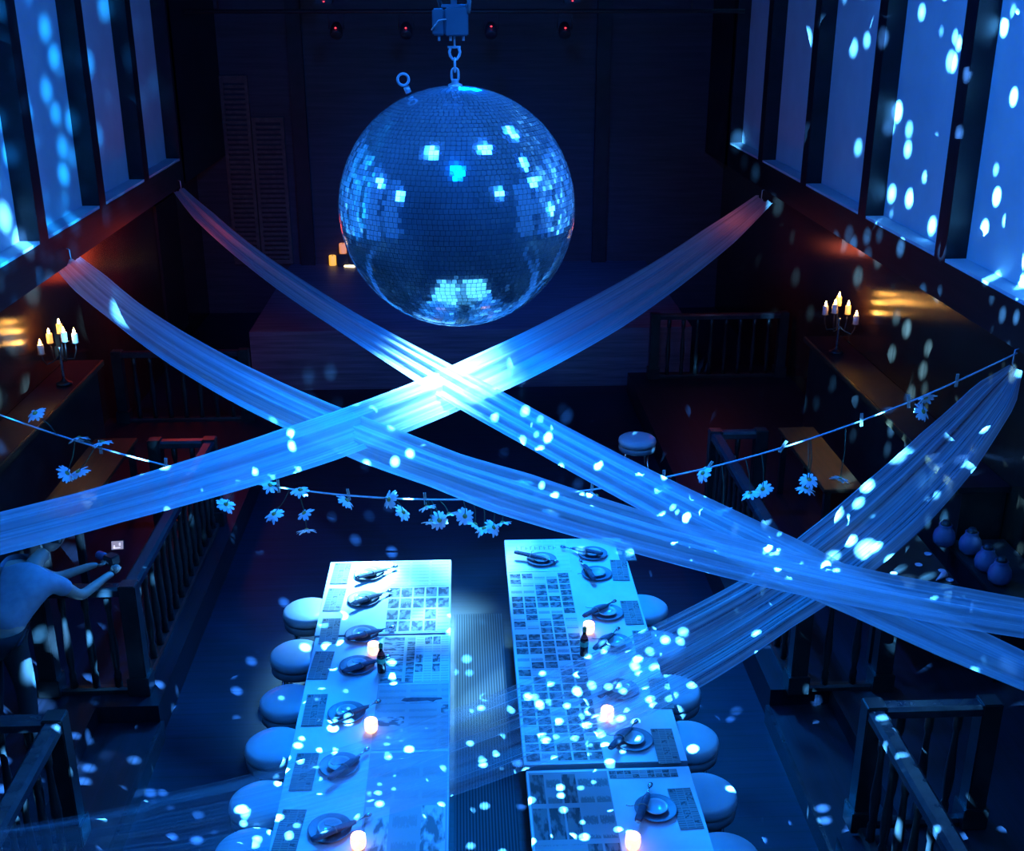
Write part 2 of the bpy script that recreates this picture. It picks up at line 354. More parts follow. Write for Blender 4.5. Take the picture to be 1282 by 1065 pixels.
# ------------------------------------------------------------------ aisle furniture
def bar(label, x0, x1, y0, y1):
    t = thing('wall_bar', label, 'bar counter', (0, 0, .3))
    s = 1 if x0 > 0 else -1
    e = x0 if s > 0 else x1; a, c = sorted((e, e+s*.03))
    part('lit_bar_edge', box(a, c, y0, y1, 1.13, 1.2, bev=.008), 'bar', t)  # lighter strip carries the warm highlight along the counter edge
    a, c = (x0+.031, x1) if s > 0 else (x0, x1-.031)
    part('bar_top', box(a, c, y0, y1, 1.14, 1.197), 'black', t)  # top coloured black so only the edge strip looks lit
    a, c = (x0+.08, x1) if s > 0 else (x0, x1-.08)
    part('bar_front', box(a, c, y0+.05, y1-.05, 0, 1.14), 'post', t)
bar('wooden wall counter holding the left candelabrum', WL+.005, -4.2, 8.0, 13.0)
bar('wooden wall counter holding the right candelabrum', 4.27, WR-.005, 8.9, 13.6)
def booth(label, x0, x1, y0, y1, mk='boothtop'):
    t = thing('booth_table', label, 'table', ((x0+x1)/2, (y0+y1)/2, .3)); w, l = (x1-x0)/2, (y1-y0)/2
    part('tabletop', box(-w, w, -l, l, .71, .75, bev=.006), mk, t)
    for sx in (-1, 1):
        for sy in (-1, 1): part('leg', box(sx*(w-.06)-.03, sx*(w-.06)+.03, sy*(l-.08)-.03, sy*(l-.08)+.03, 0, .71), 'post', t)
booth('brown wooden table under the left end of the flower string', -3.95, -3.5, 9.6, 11.6)
booth('brown wooden table under the right side of the flower string', 3.45, 3.85, 9.9, 11.6)
booth('dark table with small pale dishes right of the ribbon knot', 3.3, 3.98, 8.0, 9.15, 'post')
# ---- round stools
cus = me('cushion', lathe(bmesh.new(), [(0, 0), (.19, 0), (.212, .012), (.218, .04), (.212, .07), (.19, .088), (.12, .098), (0, .1)], 40), 'cushion')
cusb = me('cushion_blue', lathe(bmesh.new(), [(0, 0), (.19, 0), (.212, .012), (.218, .04), (.212, .07), (.19, .088), (.12, .098), (0, .1)], 32), 'bluevinyl')
bandm = me('seat_band', lathe(bmesh.new(), [(0, -.07), (.195, -.07), (.21, -.062), (.212, -.01), (.2, -.002), (0, 0)], 40), 'band')
legm = me('leg', T((.1, .1, -.07), (.15, .15, -.52), r=.014), 'chrome')
ringm = me('foot_ring', tube(bmesh.new(), [(.19*math.cos(2*PI*i/32), .19*math.sin(2*PI*i/32), -.36) for i in range(32)], .009, 6, True), 'chrome')
legl = me('leg_long', T((.1, .1, -.07), (.16, .16, -.66), r=.014), 'chrome')
legs_ = me('leg_short', T((.1, .1, -.07), (.14, .14, -.42), r=.014), 'chrome')
def stool(label, x, y, z, drop, group, c=cus, lg=legm):
    t = thing('round_stool', label, 'stool', (x, y, z-.1-drop), group=group)
    put('cushion', c, t, loc=(0, 0, drop)); put('seat_band', bandm, t, loc=(0, 0, drop))
    for k in range(4): put('leg', lg, t, loc=(0, 0, drop), rz=k*PI/2)
    put('foot_ring', ringm, t, loc=(0, 0, drop))
STZ = .62
for i, (px, py) in enumerate(((386, 760), (372, 814), (361, 872), (345, 928), (328, 998), (312, 1060))):
    p = atZ(px, py, STZ); stool('round pale stool at the left table, %s from the far end' % ORD[i], min(p.x, -1.29), p.y, STZ, .52, 'stools along the left table')
for i, (px, py) in enumerate(((805, 756), (826, 803), (842, 860), (862, 920), (882, 988), (908, 1066))):
    p = atZ(px, py, STZ); stool('round pale stool at the right table, %s from the far end' % ORD[i], max(p.x, 1.5), p.y, STZ, .52, 'stools along the right table')
p = atZ(798, 546, .76); stool('lone round stool standing apart on the dark floor behind the tables', p.x, p.y, .76, .66, None, lg=legl)
t = thing('sideboard', 'low dark sideboard by the right wall carrying blue glass jars', 'sideboard', (4.46, 8.3, .3))
part('sideboard_top', box(-.25, .28, -.62, .55, .68, .72, bev=.006), 'post', t); part('cabinet_body', box(-.22, .28, -.58, .52, 0, .68), 'black', t)
jarm = me('jar_body', lathe(bmesh.new(), [(0, 0), (.05, 0), (.085, .03), (.095, .08), (.085, .13), (.06, .165), (.052, .19), (.056, .2), (.045, .2), (.04, .17), (0, .16)], 24), 'bluevinyl')
for i, (px, py) in enumerate(((1181, 668), (1215, 679), (1235, 700), (1252, 716))):
    p = atZ(px, py, 1.12); t = thing('glass_jar', 'round blue glass jar on the low sideboard by the right wall, %s from the ribbon' % ORD[i], 'jar', (min(p.x, 4.6), min(p.y, 8.75), 1.021), group='blue glass jars on the sideboard')
    put('jar_body', jarm, t); part('stopper', lathe(bmesh.new(), [(0, .19), (.038, .19), (.042, .21), (.03, .235), (0, .24)], 16), 'cambody', t)
dishm = me('small_dish', lathe(bmesh.new(), [(0, .004), (.02, .004), (.03, .012), (.032, .01), (.025, 0), (0, 0)], 16), 'dish')
for (px, py), lab in zip(((1177, 694), (1150, 708), (1195, 715), (1209, 736), (1119, 719)), ('farthest small pale dish on the dark table right of the ribbon knot', 'pale dish on the dark table just above the ribbon edge', 'pale dish on the dark table in front of the blue stools', 'pale dish at the near edge of the dark table, beside the paper cone', 'pale dish half touching the ribbon on the dark table')):
    p = atZ(px, py, 1.05); tag(put('small_dish', dishm, loc=(min(max(p.x, 3.36), 3.92), min(max(p.y, 8.06), 9.1), 1.051)), lab, 'dish', 'pale dishes on the dark table')
tag(part('paper_cone', lathe(bmesh.new(), [(0, 0), (.03, .0), (.004, .13), (0, .135)], 14), 'dish', loc=(3.9, 8.12, 1.082), rot=(PI/2+.1, 0, -.9)), 'pale paper cone lying at the corner of the dark table', 'cone')

# ------------------------------------------------------------------ the long tables
def long_table(label, x0, x1, y0, y1, z=.75):
    t = thing('dining_table', label, 'table', ((x0+x1)/2, (y0+y1)/2, 0)); w, l = (x1-x0)/2, (y1-y0)/2
    part('tabletop', box(-w, w, -l, l, z-.045, z-.004, bev=.004), 'edge', t)
    part('paper_cover', box(-w+.004, w-.004, -l+.004, l-.004, z-.004, z), 'white_top', t)
    for sx in (-1, 1):
        for sy in (-1, 1): part('leg', T((sx*(w-.1), sy*(l-.15), z-.045), (sx*(w-.1), sy*(l-.15), 0), r=.022), 'iron', t)
LX0, LX1, RX0, RX1 = -1.21, -.13, .36, 1.45
long_table('far white-covered left table, brightest at its far corner', LX0, LX1, 7.94, 9.2)
long_table('near white-covered left table running out of the frame', LX0+.01, LX1, 2.4, 7.925, .745)
long_table('far right table half covered by a sheet of small pictures', RX0, RX1, 6.24, 9.57)
long_table('near right table with a dark newspaper at the bottom edge', RX0+.01, RX1, 2.4, 6.2, .74)
def sheet(label, x0, x1, y0, y1, z, mt, cat='newspaper', group='printed sheets on the tables', name='newspaper_sheet', rz=0):
    bm = bmesh.new(); w, l = (x1-x0)/2, (y1-y0)/2; n = 8
    uvl = bm.loops.layers.uv.new('UVMap'); V = {}
    for i in range(n+1):
        for j in range(n+1):
            u, v = i/n, j/n; e = max(abs(u-.5), abs(v-.5))*2
            V[i, j] = bm.verts.new(((u-.5)*2*w, (v-.5)*2*l, .001+.0015*(e**6)*abs(math.sin(3*u+5*v))))
    for i in range(n):
        for j in range(n):
            f = bm.faces.new((V[i, j], V[i+1, j], V[i+1, j+1], V[i, j+1]))
            for lp, (a, c) in zip(f.loops, ((i, j), (i+1, j), (i+1, j+1), (i, j+1))): lp[uvl].uv = (a/n, c/n)
    r = bmesh.ops.extrude_face_region(bm, geom=list(bm.faces))
    for v in r['geom']:
        if isinstance(v, bmesh.types.BMVert): v.co.z += .0012
    d = me(name, bm, mt); o = put(name, d, loc=((x0+x1)/2, (y0+y1)/2, z), rz=rz)
    return tag(o, label, cat, group)
sheet('nearly blank printed page at the far corner of the left table', -.66, -.14, 8.72, 9.18, .75, printed('page_blank', .74, 3, 4, .12, .12, 50, 1, .25))
sheet('page of dark square pictures on the far left table', -.66, -.14, 7.96, 8.70, .75, printed('page_pictures', .72, 5, 4, .72, .06, 90, 3))
sheet('page with text columns just past the seam of the left tables', -.40, -.14, 7.25, 7.9, .7452, printed('page_columns', .66, 4, 5, .3, .10, 120, 4))
sheet('dark streaky picture page beside the bottle on the left table', -.66, -.405, 7.25, 7.9, .7452, printed('page_streaks', .4, 1.4, 9, .75, .07, 70, 5))
pk = sheet('page with a long dark knife picture on the left table', -.66, -.14, 6.45, 7.23, .7452, printed('page_knife', .40, 2.3, 6, .12, .12, 60, 6, .2))
bm = bmesh.new()   # the printed long dark shape on the page
pts = [(-.13, .10), (-.11, .13), (-.05, .135), (.16, .125), (.165, .105), (.12, .10), (.10, .075), (.06, .095), (-.09, .085)]
vs = [bm.verts.new((x+.05, y+.08, .0042)) for x, y in pts]; bm.faces.new(vs); r = bmesh.ops.extrude_face_region(bm, geom=list(bm.faces)); [setattr(v.co, 'z', .0052) for v in r['geom'] if isinstance(v, bmesh.types.BMVert)]
part('knife_picture', bm, 'napkin', pk)
sheet('large faint page at the near end of the left table', -.66, -.14, 4.9, 6.42, .7452, printed('page_faint', .36, 3, 3, .25, .15, 40, 7, .2))
hp = sheet('white page with a printed heading at the far end of the right table', .375, .93, 8.93, 9.555, .75, printed('page_heading', .72, 5, 7, .04, .2, 50, 8, .1))
bm = bmesh.new()
for k in range(9): bx(bm, -.19+.042*k, -.19+.042*k+.008, .11, .17, .0042, .005); bx(bm, -.19+.042*k, -.19+.042*k+(.03 if k % 3 else .02), .165 if k % 2 else .135, .175 if k % 2 else .143, .0042, .005)
part('printed_heading', bm, 'edge', hp)
sheet('sheet covered in rows of small pictures on the right table', .375, .90, 6.27, 8.9, .75, printed('contact_sheet', .6, 5, 26, .74, .05, 140, 9, .5))
sheet('dark newspaper with big black letters on the near right table', .385, .90, 4.2, 6.17, .7402, printed('page_dark', .26, 5, 6, .5, .035, 70, 10, .5))
dkp = sheet('narrow dark printed strip at the far edge of the near right table', .91, 1.36, 6.09, 6.17, .7402, printed('page_strip', .3, 9, 2, .6, .04, 30, 11, .5))
# ---- place settings
platem = me('plate', lathe(bmesh.new(), [(0, .006), (.075, .006), (.095, .012), (.128, .022), (.134, .021), (.13, .016), (.09, .0), (0, 0)], 40), 'plate')
saucm = me('saucer', lathe(bmesh.new(), [(0, .010), (.045, .010), (.060, .022), (.074, .028), (.077, .026), (.066, .014), (.05, .0), (0, .0)], 32), 'saucer')
bm = bmesh.new()
tube(bm, [(-.15, 0, .014), (-.13, 0, .016), (-.02, 0, .018), (.07, 0, .016), (.10, 0, .013)], [.012, .016, .017, .015, .010], 10)
for v in bm.verts: v.co.z = .014+(v.co.z-.014)*.75
napm = me('napkin', bm, 'napkin')
bm = bmesh.new(); tube(bm, [(.08, .004, .014), (.15, .004, .014), (.155, .004, .014)], [.005, .0045, .002], 6); tube(bm, [(.155, .004, .014), (.17, .004, .014), (.19, .004, .014), (.2, .004, .014)], [.006, .011, .011, .004], 8)
forkm = me('cutlery_handle', bm, 'chrome')
bm = bmesh.new(); tube(bm, [(-.02, .019*math.cos(2*PI*i/14), .018+.014*math.sin(2*PI*i/14)) for i in range(14)], .0025, 5, True); tube(bm, [(-.02, .018, .022), (-.04, .05, .016), (-.03, .07, .010)], .002, 5)
twm = me('twine_tie', bm, 'twine')
def menu_mesh():
    bm = bmesh.new(); uvl = bm.loops.layers.uv.new('UVMap')
    bx(bm, -.074, .074, -.19, .19, 0, .006)
    for f in bm.faces:
        for l in f.loops: l[uvl].uv = ((l.vert.co.x+.074)/.148, (l.vert.co.y+.19)/.38)
    return me('menu_card', bm, 'menu')
menum = menu_mesh()
def setting(px, py, mpx, side, i, z, tilt):
    where = ', %s place from the far end of the %s' % (ORD[i], side) if i is not None else ' on the white heading page'
    g = ' along the '+side
    p = atZ(px, py, z+.02); z += .0005 if i is not None else .005
    tag(put('dinner_plate', platem, loc=(p.x, p.y, z)), 'dark rimmed dinner plate'+where, 'plate', 'dark plates'+g)
    tag(put('saucer', saucm, loc=(p.x, p.y, z+.0075)), 'small pale saucer'+where, 'saucer', 'pale saucers'+g)
    d = .055 if i is not None else -.04
    n = thing('napkin_roll', 'dark rolled napkin with cutlery'+where, 'napkin', (p.x+(d if px < 600 else -.075), p.y-(.045 if px < 600 else 0), z+.028), group='napkin rolls'+g, rot=(0, .06, tilt))
    n.scale = (1.2, 1.5, 1.3); put('napkin', napm, n); put('cutlery_handle', forkm, n); put('twine_tie', twm, n)
    if mpx:
        q = atZ(*mpx, z); tag(put('menu_card', menum, loc=(q.x, q.y, z+.0008), rz=random.uniform(-.06, .06)), 'printed grey menu card'+where, 'menu', 'menu cards'+g)
Ls = [((462, 717), (387.5, 718)), ((455, 749), (419, 751)), ((453, 793), (413, 790)), ((447, 832), (402, 833)), ((434, 891), (394, 889)), ((425, 957), (381, 966)), ((413, 1036), (362, 1040))]
for i, ((a, b), c) in enumerate(Ls):
    if i == 0: c = (427, 718)
    setting(a, b, c, 'left table', i, .75 if i < 3 else .745, .62+.1*math.sin(i*2.1)+(.45 if i == 5 else 0))
Rs = [((742, 692), (783, 690)), ((747, 717), (776, 714)), ((760, 766), (791, 767)), ((770, 804), (806, 806)), ((777, 862), (827, 868)), ((793, 925), (833, 934)), ((821, 1011), (858, 1012))]
for i, ((a, b), c) in enumerate(Rs):
    setting(a, b, c, 'right table', i, .75 if i < 6 else .74, [2.6, 1.75, .75, .95, 1.0, .95, 1.2][i])
setting(678, 700, None, 'right table', None, .75, -.42)
# ---- bottles and votives
def bottle(label, px, py, z, capk):
    p = atZ(px, py, z); t = thing('sauce_bottle', label, 'bottle', (p.x, p.y, z+.003))
    part('bottle_body', lathe(bmesh.new(), [(0, 0), (.03, 0), (.033, .01), (.033, .13), (.026, .155), (.014, .18), (.0125, .225), (0, .225)], 24), 'glassbrown', t)
    part('neck_label', lathe(bmesh.new(), [(.0275, .153), (.0265, .156), (.0175, .176), (.0165, .178)], 24), 'lab_red', t)
    part('body_label', lathe(bmesh.new(), [(.0334, .085), (.0342, .087), (.0342, .122), (.0334, .124)], 24), 'lab_green', t)
    part('cap', lathe(bmesh.new(), [(.0145, .205), (.0155, .207), (.0155, .238), (.012, .243), (0, .243)], 20), capk, t)
bottle('dark sauce bottle with green label beside the left table candle', 478, 841, .745, 'cap_green')
bottle('dark sauce bottle with red neck label on the picture sheet', 731, 820, .75, 'cap_green')
vg = me('votive_glass', lathe(bmesh.new(), [(0, 0), (.034, 0), (.042, .012), (.047, .04), (.046, .075), (.043, .088), (.040, .086), (.042, .06), (.041, .03), (.0, .02)], 28), 'votive')
vw = me('wax', lathe(bmesh.new(), [(0, .022), (.040, .03), (.0415, .06), (.0395, .082), (.02, .092), (0, .094)], 24), 'votive_wax')
vf = me('flame', lathe(bmesh.new(), [(0, .090), (.006, .094), (.006, .099), (.003, .106), (0, .110)], 12), 'flame2')
VOT = [((468, 818), .745, 'glowing votive candle half hidden behind the left table bottle'), ((465, 915), .745, 'glowing votive candle in the middle of the left table'), ((449, 1061), .745, 'glowing votive candle at the near end of the left table'),
       ((737, 792), .75, 'glowing votive candle behind the bottle on the right table'), ((760, 900), .75, 'glowing votive candle beside the picture sheet on the right table'), ((792, 1061), .74, 'glowing votive candle at the near end of the right table')]
for (px, py), z, lab in VOT:
    p = atZ(px, py, z); t = thing('votive_candle', lab, 'candle', (p.x, p.y, z+.003), group='votive candles on the tables')
    put('votive_glass', vg, t); put('wax', vw, t); put('flame', vf, t)
tag(part('floor_runner', box(-.11, .34, 2.4, 9.5, .001, .012), 'runner'), 'ribbed grey runner on the floor between the two rows of tables', 'runner')

# ------------------------------------------------------------------ candelabra
def candelabrum(label, px, py, Xc, s, sidename):
    base = Vector((Xc, atX(px, py, Xc).y, 1.505)); 
    t = thing('candelabrum', label, 'candelabrum', base)
    part('base', lathe(bmesh.new(), [(0, 0), (.085, 0), (.085, .012), (.05, .025), (.025, .05), (.014, .075), (0, .075)], 24), 'iron', t)
    pr = []
    for k in range(15): pr.append((.010+.007*abs(math.sin(k*1.6)), .07+k*.025))
    pr.append((0, .43)); part('stem', lathe(bmesh.new(), [(0, .07)]+pr, 12), 'chrome', t)
    heights = [.44, .49, .54, .45, .36] ; offs = [(-.16, .06), (-.09, -.06), (-.0, .09), (.10, .03), (.165, -.09)]
    for k, (h, (ox, oy)) in enumerate(zip(heights, offs)):
        P = Vector((ox*s, oy, h))
        m = Vector((ox*s*.8, oy*.8, .27 if h > .4 else .24))
        part('arm', T((0, 0, .33), (ox*s*.3, oy*.3, .28), m, (ox*s*.97, oy*.97, (h+m.z)/2), P, r=.007), 'iron', t)
        part('drip_pan', lathe(bmesh.new(), [(0, h-.004), (.03, h), (.045, h+.008), (.043, h+.010), (.0, h+.004)], 18, Matrix.Translation((ox*s, oy, 0))), 'iron', t)
        lab = ['candle farthest from the wall on the %s', 'second candle from the outside on the %s', 'tallest lit candle on the %s', 'second candle from the wall on the %s', 'lowest candle next to the wall on the %s'][k] % sidename
        c = thing('candle', lab, 'candle', base+P+Vector((0, 0, .006)), group='candles on the '+sidename)
        r = .032; H = .11
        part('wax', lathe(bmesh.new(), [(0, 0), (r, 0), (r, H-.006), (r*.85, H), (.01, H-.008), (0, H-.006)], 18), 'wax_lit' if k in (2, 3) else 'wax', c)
        part('flame', lathe(bmesh.new(), [(0, H-.005), (.012, H+.008), (.014, H+.02), (.007, H+.045), (0, H+.062)], 12), 'flame', c)
candelabrum('iron candelabrum with five lit candles on the left wall counter', 80, 475, -4.37, -1, 'left candelabrum')
candelabrum('iron candelabrum with five lit candles on the right wall counter', 1046, 448, 4.46, 1, 'right candelabrum')
# ---- lit things on the stage
for (px, py), mk, lab in (((419, 327), 'led_amber', 'yellow glowing pillar candle on the stage left of the mirror ball'), ((429.5, 317), 'led_peach', 'peach glowing pillar candle just left of the mirror ball edge')):
    p = atZ(px, py, .9 if mk == 'led_amber' else 1.12); y = min(p.y, YB-.15); p = atY(px, py, y)
    if mk == 'led_peach':
        tag(part('crate', box(p.x-.1, p.x+.1, y-.1, y+.1, .9, p.z-.001, bev=.006), 'fix'), 'small black crate under the peach candle on the stage', 'crate')
    else: p = atZ(px, py, .9)
    if mk == 'led_amber': p.y = min(p.y, YB-.12)
    t = thing('pillar_candle', lab, 'candle', (p.x, p.y, p.z+.001), group='pillar candles on the stage')
    part('wax', lathe(bmesh.new(), [(0, 0), (.062, 0), (.066, .01), (.066, .165), (.06, .18), (.05, .176), (0, .165)], 20), mk, t)
    part('wick', T((0, 0, .16), (.004, 0, .195), r=.004), 'fix', t)
p = atZ(438, 334, .9); tag(part('tealight_tray', box(-.1, .1, -.045, .045, 0, .03, bev=.008), 'tea', loc=(p.x, p.y, .901), rz=-.3), 'bright long tealight tray on the stage below the pillar candles', 'candle tray')

# ------------------------------------------------------------------ mirror ball
BC = Vector((-.012, 4.75, 4.673)); BR = .487
ball = thing('mirror_ball', 'large mirror ball hanging by a chain above the tables', 'disco ball', BC)
part('ball_core', lathe(bmesh.new(), [(BR*.985*math.sin(PI*k/40), -BR*.985*math.cos(PI*k/40)) for k in range(41)], 64), 'core', ball)
bm = bmesh.new(); NR = 76; rg = random.Random(3)
for k in range(NR):
    a0 = -PI/2+PI*k/NR; a1 = a0+PI/NR; am = (a0+a1)/2; n = max(3, round(2*PI*math.cos(am)/(PI/NR)))
    off = rg.random()
    for i in range(n):
        t0 = 2*PI*(i+off)/n; t1 = 2*PI*(i+1+off)/n; tm = (t0+t1)/2
        N = Vector((math.cos(am)*math.cos(tm), math.cos(am)*math.sin(tm), math.sin(am)))
        ex = Vector((-math.sin(tm), math.cos(tm), 0)); ez = N.cross(ex)
        hw = BR*math.cos(am)*PI/n*.93; hh = BR*PI/NR/2*.93
        N2 = (N+ex*rg.gauss(0, .012)+ez*rg.gauss(0, .012)).normalized(); x = (ex-N2*ex.dot(N2)).normalized(); z = N2.cross(x)
        c = N*BR
        top = [bm.verts.new(c+x*a*hw+z*b_*hh) for a, b_ in ((-1, -1), (1, -1), (1, 1), (-1, 1))]
        bm.faces.new(top)
d = bpy.data.meshes.new('mirror_tiles'); bm.to_mesh(d); bm.free(); d.materials.append(M['mirror']); put('mirror_tiles', d, ball)
part('top_cap', lathe(bmesh.new(), [(0, BR+.025), (.012, BR+.025), (.016, BR+.01), (.028, BR+.006), (.03, BR-.01), (0, BR-.01)], 24), 'chain', ball)
e = Vector((-.185, -.02, .462))
bm = T(e, e*1.05, r=.012); tube(bm, [e*1.11+Vector((.022*math.cos(2*PI*i/20), 0, .022*math.sin(2*PI*i/20))) for i in range(20)], .006, 6, True)
part('ring_bolt', bm, 'chain', ball)
# chain, shackle and motor
ch = thing('hanging_chain', 'blue lit steel chain between the motor box and the mirror ball', 'chain', BC+Vector((0, 0, BR+.02))); ch.scale = (.8, .8, .72)
def link(z, turn, h=.04, w=.017, r=.006):
    pts = []
    for i in range(24):
        a = 2*PI*i/24; x = w*math.cos(a); zz = h*.55*math.sin(a)+math.copysign(h*.35, math.sin(a))*min(1, abs(math.sin(a))*3)
        pts.append((x*math.cos(turn), x*math.sin(turn), z+zz))
    return tube(bmesh.new(), pts, r, 8, True)
for k in range(2): part('chain_link', link(.03+.052*k, k*PI/2), 'chain', ch)
part('shackle', tube(bmesh.new(), [(-.02, 0, .175), (-.026, 0, .15), (-.022, 0, .13), (-.01, 0, .112), (.01, 0, .112), (.022, 0, .13), (.026, 0, .15), (.02, 0, .175)], .007, 8), 'chain', ch)
part('shackle_pin', T((-.035, 0, .175), (.03, 0, .175), r=.006), 'chain', ch)
part('swivel', T((0, 0, .175), (0, 0, .235), r=.005), 'chain', ch)
mz = BC.z+BR+.02+.157
mt = thing('motor_box', 'blue lit motor box holding the mirror ball chain at the top edge', 'motor', (BC.x, BC.y, mz))
part('gear_case', box(-.035, .055, -.06, .05, .012, .115, bev=.005), 'box', mt)
part('motor_case', box(-.085, -.037, -.05, .05, .014, .112, bev=.006), 'box', mt)
part('mounting_bracket', tube(bx(box(-.05, .05, -.03, .03, .117, .127), -.012, .012, -.012, .012, .127, ZC-mz), [(.05, -.03, .12), (.055, -.055, .1), (.06, -.06, .14), (.03, -.04, .19), (-.03, -.04, .18), (-.06, -.03, .15), (-.05, 0, .12)], .009, 8), 'box', mt)
part('cable', T((-.088, -.04, .035), (-.075, -.07, .05), (-.06, -.075, .07), (-.03, -.066, .075), r=.003), 'chain', mt)
for x in (-.06, -.015, .035): part('screw', lathe(bmesh.new(), [(0, -.006), (.005, -.006), (.005, .012), (0, .012)], 8, Matrix.Translation((x, -.03, 0))), 'chain', mt)

# ------------------------------------------------------------------ far lighting bar with red standby lights
LBY = 18.0
tag(part('lighting_bar', T((-4.0, LBY, 5.27), (4.3, LBY, 5.27), r=.03), 'fix'), 'dark horizontal lighting bar across the top of the back wall', 'lighting bar')
FX = [(420, 35), (508, 35), (615, 33), (708, 35)]
for i, (px, py) in enumerate(FX):
    p = atY(px, py, LBY-.15)
    t = thing('stage_light', '%s stage light from the left with a red standby lamp on the far bar' % ORD[i], 'stage light', (p.x, LBY, 5.245), group='stage lights on the far bar')
    part('yoke', tube(bmesh.new(), [(-.11, 0, -.22), (-.11, 0, -.02), (0, 0, 0), (.11, 0, -.02), (.11, 0, -.22)], .012, 6), 'fix', t)
    part('lamp_body', lathe(bmesh.new(), [(0, -.08), (.06, -.08), (.09, .0), (.09, .12), (.08, .13), (0, .12)], 20, Matrix.Translation((0, 0, -.22)) @ Matrix.Rotation(2.4, 4, 'X')), 'fix', t)
    part('standby_led', lathe(bmesh.new(), [(0, .012), (.012, .006), (.014, -.006), (0, -.012)], 10, Matrix.Translation((0, -.15, p.z-5.245))), 'led_red', t)
for px, py, n in ((405, 2, 'left'), (717, 1, 'right')):
    p = atY(px, py, LBY-.1)
    t = thing('ceiling_speaker', 'small black speaker with a red lamp above the %s end of the far bar' % n, 'speaker', (p.x, LBY, p.z))
    part('cabinet', box(-.12, .12, -.08, .12, -.03, .3, bev=.01), 'fix', t); part('hanger', T((0, 0, .3), (0, 0, ZC-p.z), r=.01), 'fix', t)
    part('standby_led', lathe(bmesh.new(), [(0, .01), (.012, .005), (.012, -.005), (0, -.01)], 10, Matrix.Translation((0, -.088, 0))), 'led_red', t)
for x in (-3.5, 0, 3.5): tag(part('bar_hanger', T((x, LBY, 5.3), (x, LBY, ZC), r=.012), 'fix'), ['leftmost', 'middle', 'rightmost'][[-3.5, 0, 3.5].index(x)]+' thin rod holding the far lighting bar', 'rod')

# ------------------------------------------------------------------ tulle ribbons
def ribbon(label, A, B, pts, widths, dens, mk, tilt, seed):
    A = Vector(A); B = Vector(B); nrm = Vector((B.y-A.y, -(B.x-A.x), 0))
    us, zs = [], []
    for x, y in pts:
        r = ray(x, y); t = nrm.dot(A-CAMP)/nrm.dot(r); P = CAMP+r*t
        us.append((P.x-A.x)/(B.x-A.x)); zs.append(P.z)
    wgt = [4]+[1]*(len(us)-1)
    c = np.polyfit(us+[1.0], zs+[B.z], 4, w=wgt+[2])
    ru = np.array(us); N, K = 110, 28; rg = random.Random(seed)
    ph = [rg.uniform(0, 6.28) for _ in range(6)]
    bm = bmesh.new(); uvl = bm.loops.layers.uv.new('UVMap'); dl = bm.verts.layers.float.new('weave'); G = []
    def pos(u): return Vector((A.x+(B.x-A.x)*u, A.y+(B.y-A.y)*u, float(np.polyval(c, u))))
    L = 0
    for i in range(N+1):
        u = i/N; p = pos(u); q = pos(min(1, u+.01)); o = pos(max(0, u-.01)); t = (q-o).normalized()
        h = Vector((-t.y, t.x, 0)).normalized(); v_ = h.cross(t)
        if h.y < 0: h = -h
        v_ = t.cross(h); 
        if v_.z < 0: v_ = -v_
        cr = (h*math.cos(tilt)+v_*math.sin(tilt)).normalized(); nn_ = t.cross(cr)
        wpx = float(np.interp(u, ru, widths)) if u <= ru[-1] else widths[-1]
        tp = (proj(q)-proj(o)).normalized() if u <= ru[-1]+.05 else None
        if tp is not None:
            dv = proj(p+cr*.05)-proj(p-cr*.05); w = wpx/max(120, abs(dv.x*tp.y-dv.y*tp.x)*10)*1.0
            w = wpx*.1/max(4, abs(dv.x*tp.y-dv.y*tp.x)); lastw = w
        else: w = lastw*max(.25, 1-(u-ru[-1])*3)
        row = []
        for j in range(K+1):
            v = j/K-.5
            fold = .018*math.sin(9*v+ph[0]+2.2*u)+.012*math.sin(21*v+ph[1]-3*u)+.007*math.sin(47*v+ph[2]+4*u)
            vt = bm.verts.new(p+cr*(w*v)+nn_*fold*min(1, w/.3)); vt[dl] = float(np.interp(u, [0, .25, .5, .75, 1], dens))*(1.25 if abs(v) > .47 else 1)
            row.append(vt)
        G.append(row)
    for i in range(N):
        for j in range(K):
            f = bm.faces.new((G[i][j], G[i+1][j], G[i+1][j+1], G[i][j+1])); f.smooth = True
            for l, (a, b_) in zip(f.loops, ((i, j), (i+1, j), (i+1, j+1), (i, j+1))): l[uvl].uv = (a/N, b_/K+seed)
    d = bpy.data.meshes.new('tulle_ribbon'); bm.to_mesh(d); bm.free(); d.materials.append(M[mk])
    return tag(put('tulle_ribbon', d), label, 'fabric ribbon', 'sheer ribbons strung across the hall')
A = atX(85, 328, XL); ribbon('sheer ribbon from the left beam beside the candelabrum to the lower right', A, (XR, 4.0, 2.85),
    [(85, 328), (113, 362), (155, 392), (230, 437), (305, 480), (390, 523), (475, 556), (560, 590), (640, 618), (800, 665), (911, 700), (985, 716), (1100, 735), (1190, 755), (1282, 772)],
    [34, 42, 40, 46, 50, 52, 55, 50, 58, 50, 48, 46, 42, 44, 42], [.8, .95, .9, .75, .7], 't1', .35, 1)
A = atX(224, 238, XL); ribbon('sheer ribbon from the far left beam passing below the mirror ball to lower right', A, (XR, 2.4, 2.65),
    [(224, 238), (255, 268), (318, 322), (363, 358), (430, 403), (500, 441), (590, 492), (680, 545), (757, 587), (815, 618), (985, 695), (1082, 743), (1200, 805), (1282, 851)],
    [14, 24, 27, 30, 32, 38, 46, 46, 48, 50, 60, 50, 48, 42], [.8, .95, .9, .8, .8], 't1', .35, 2)
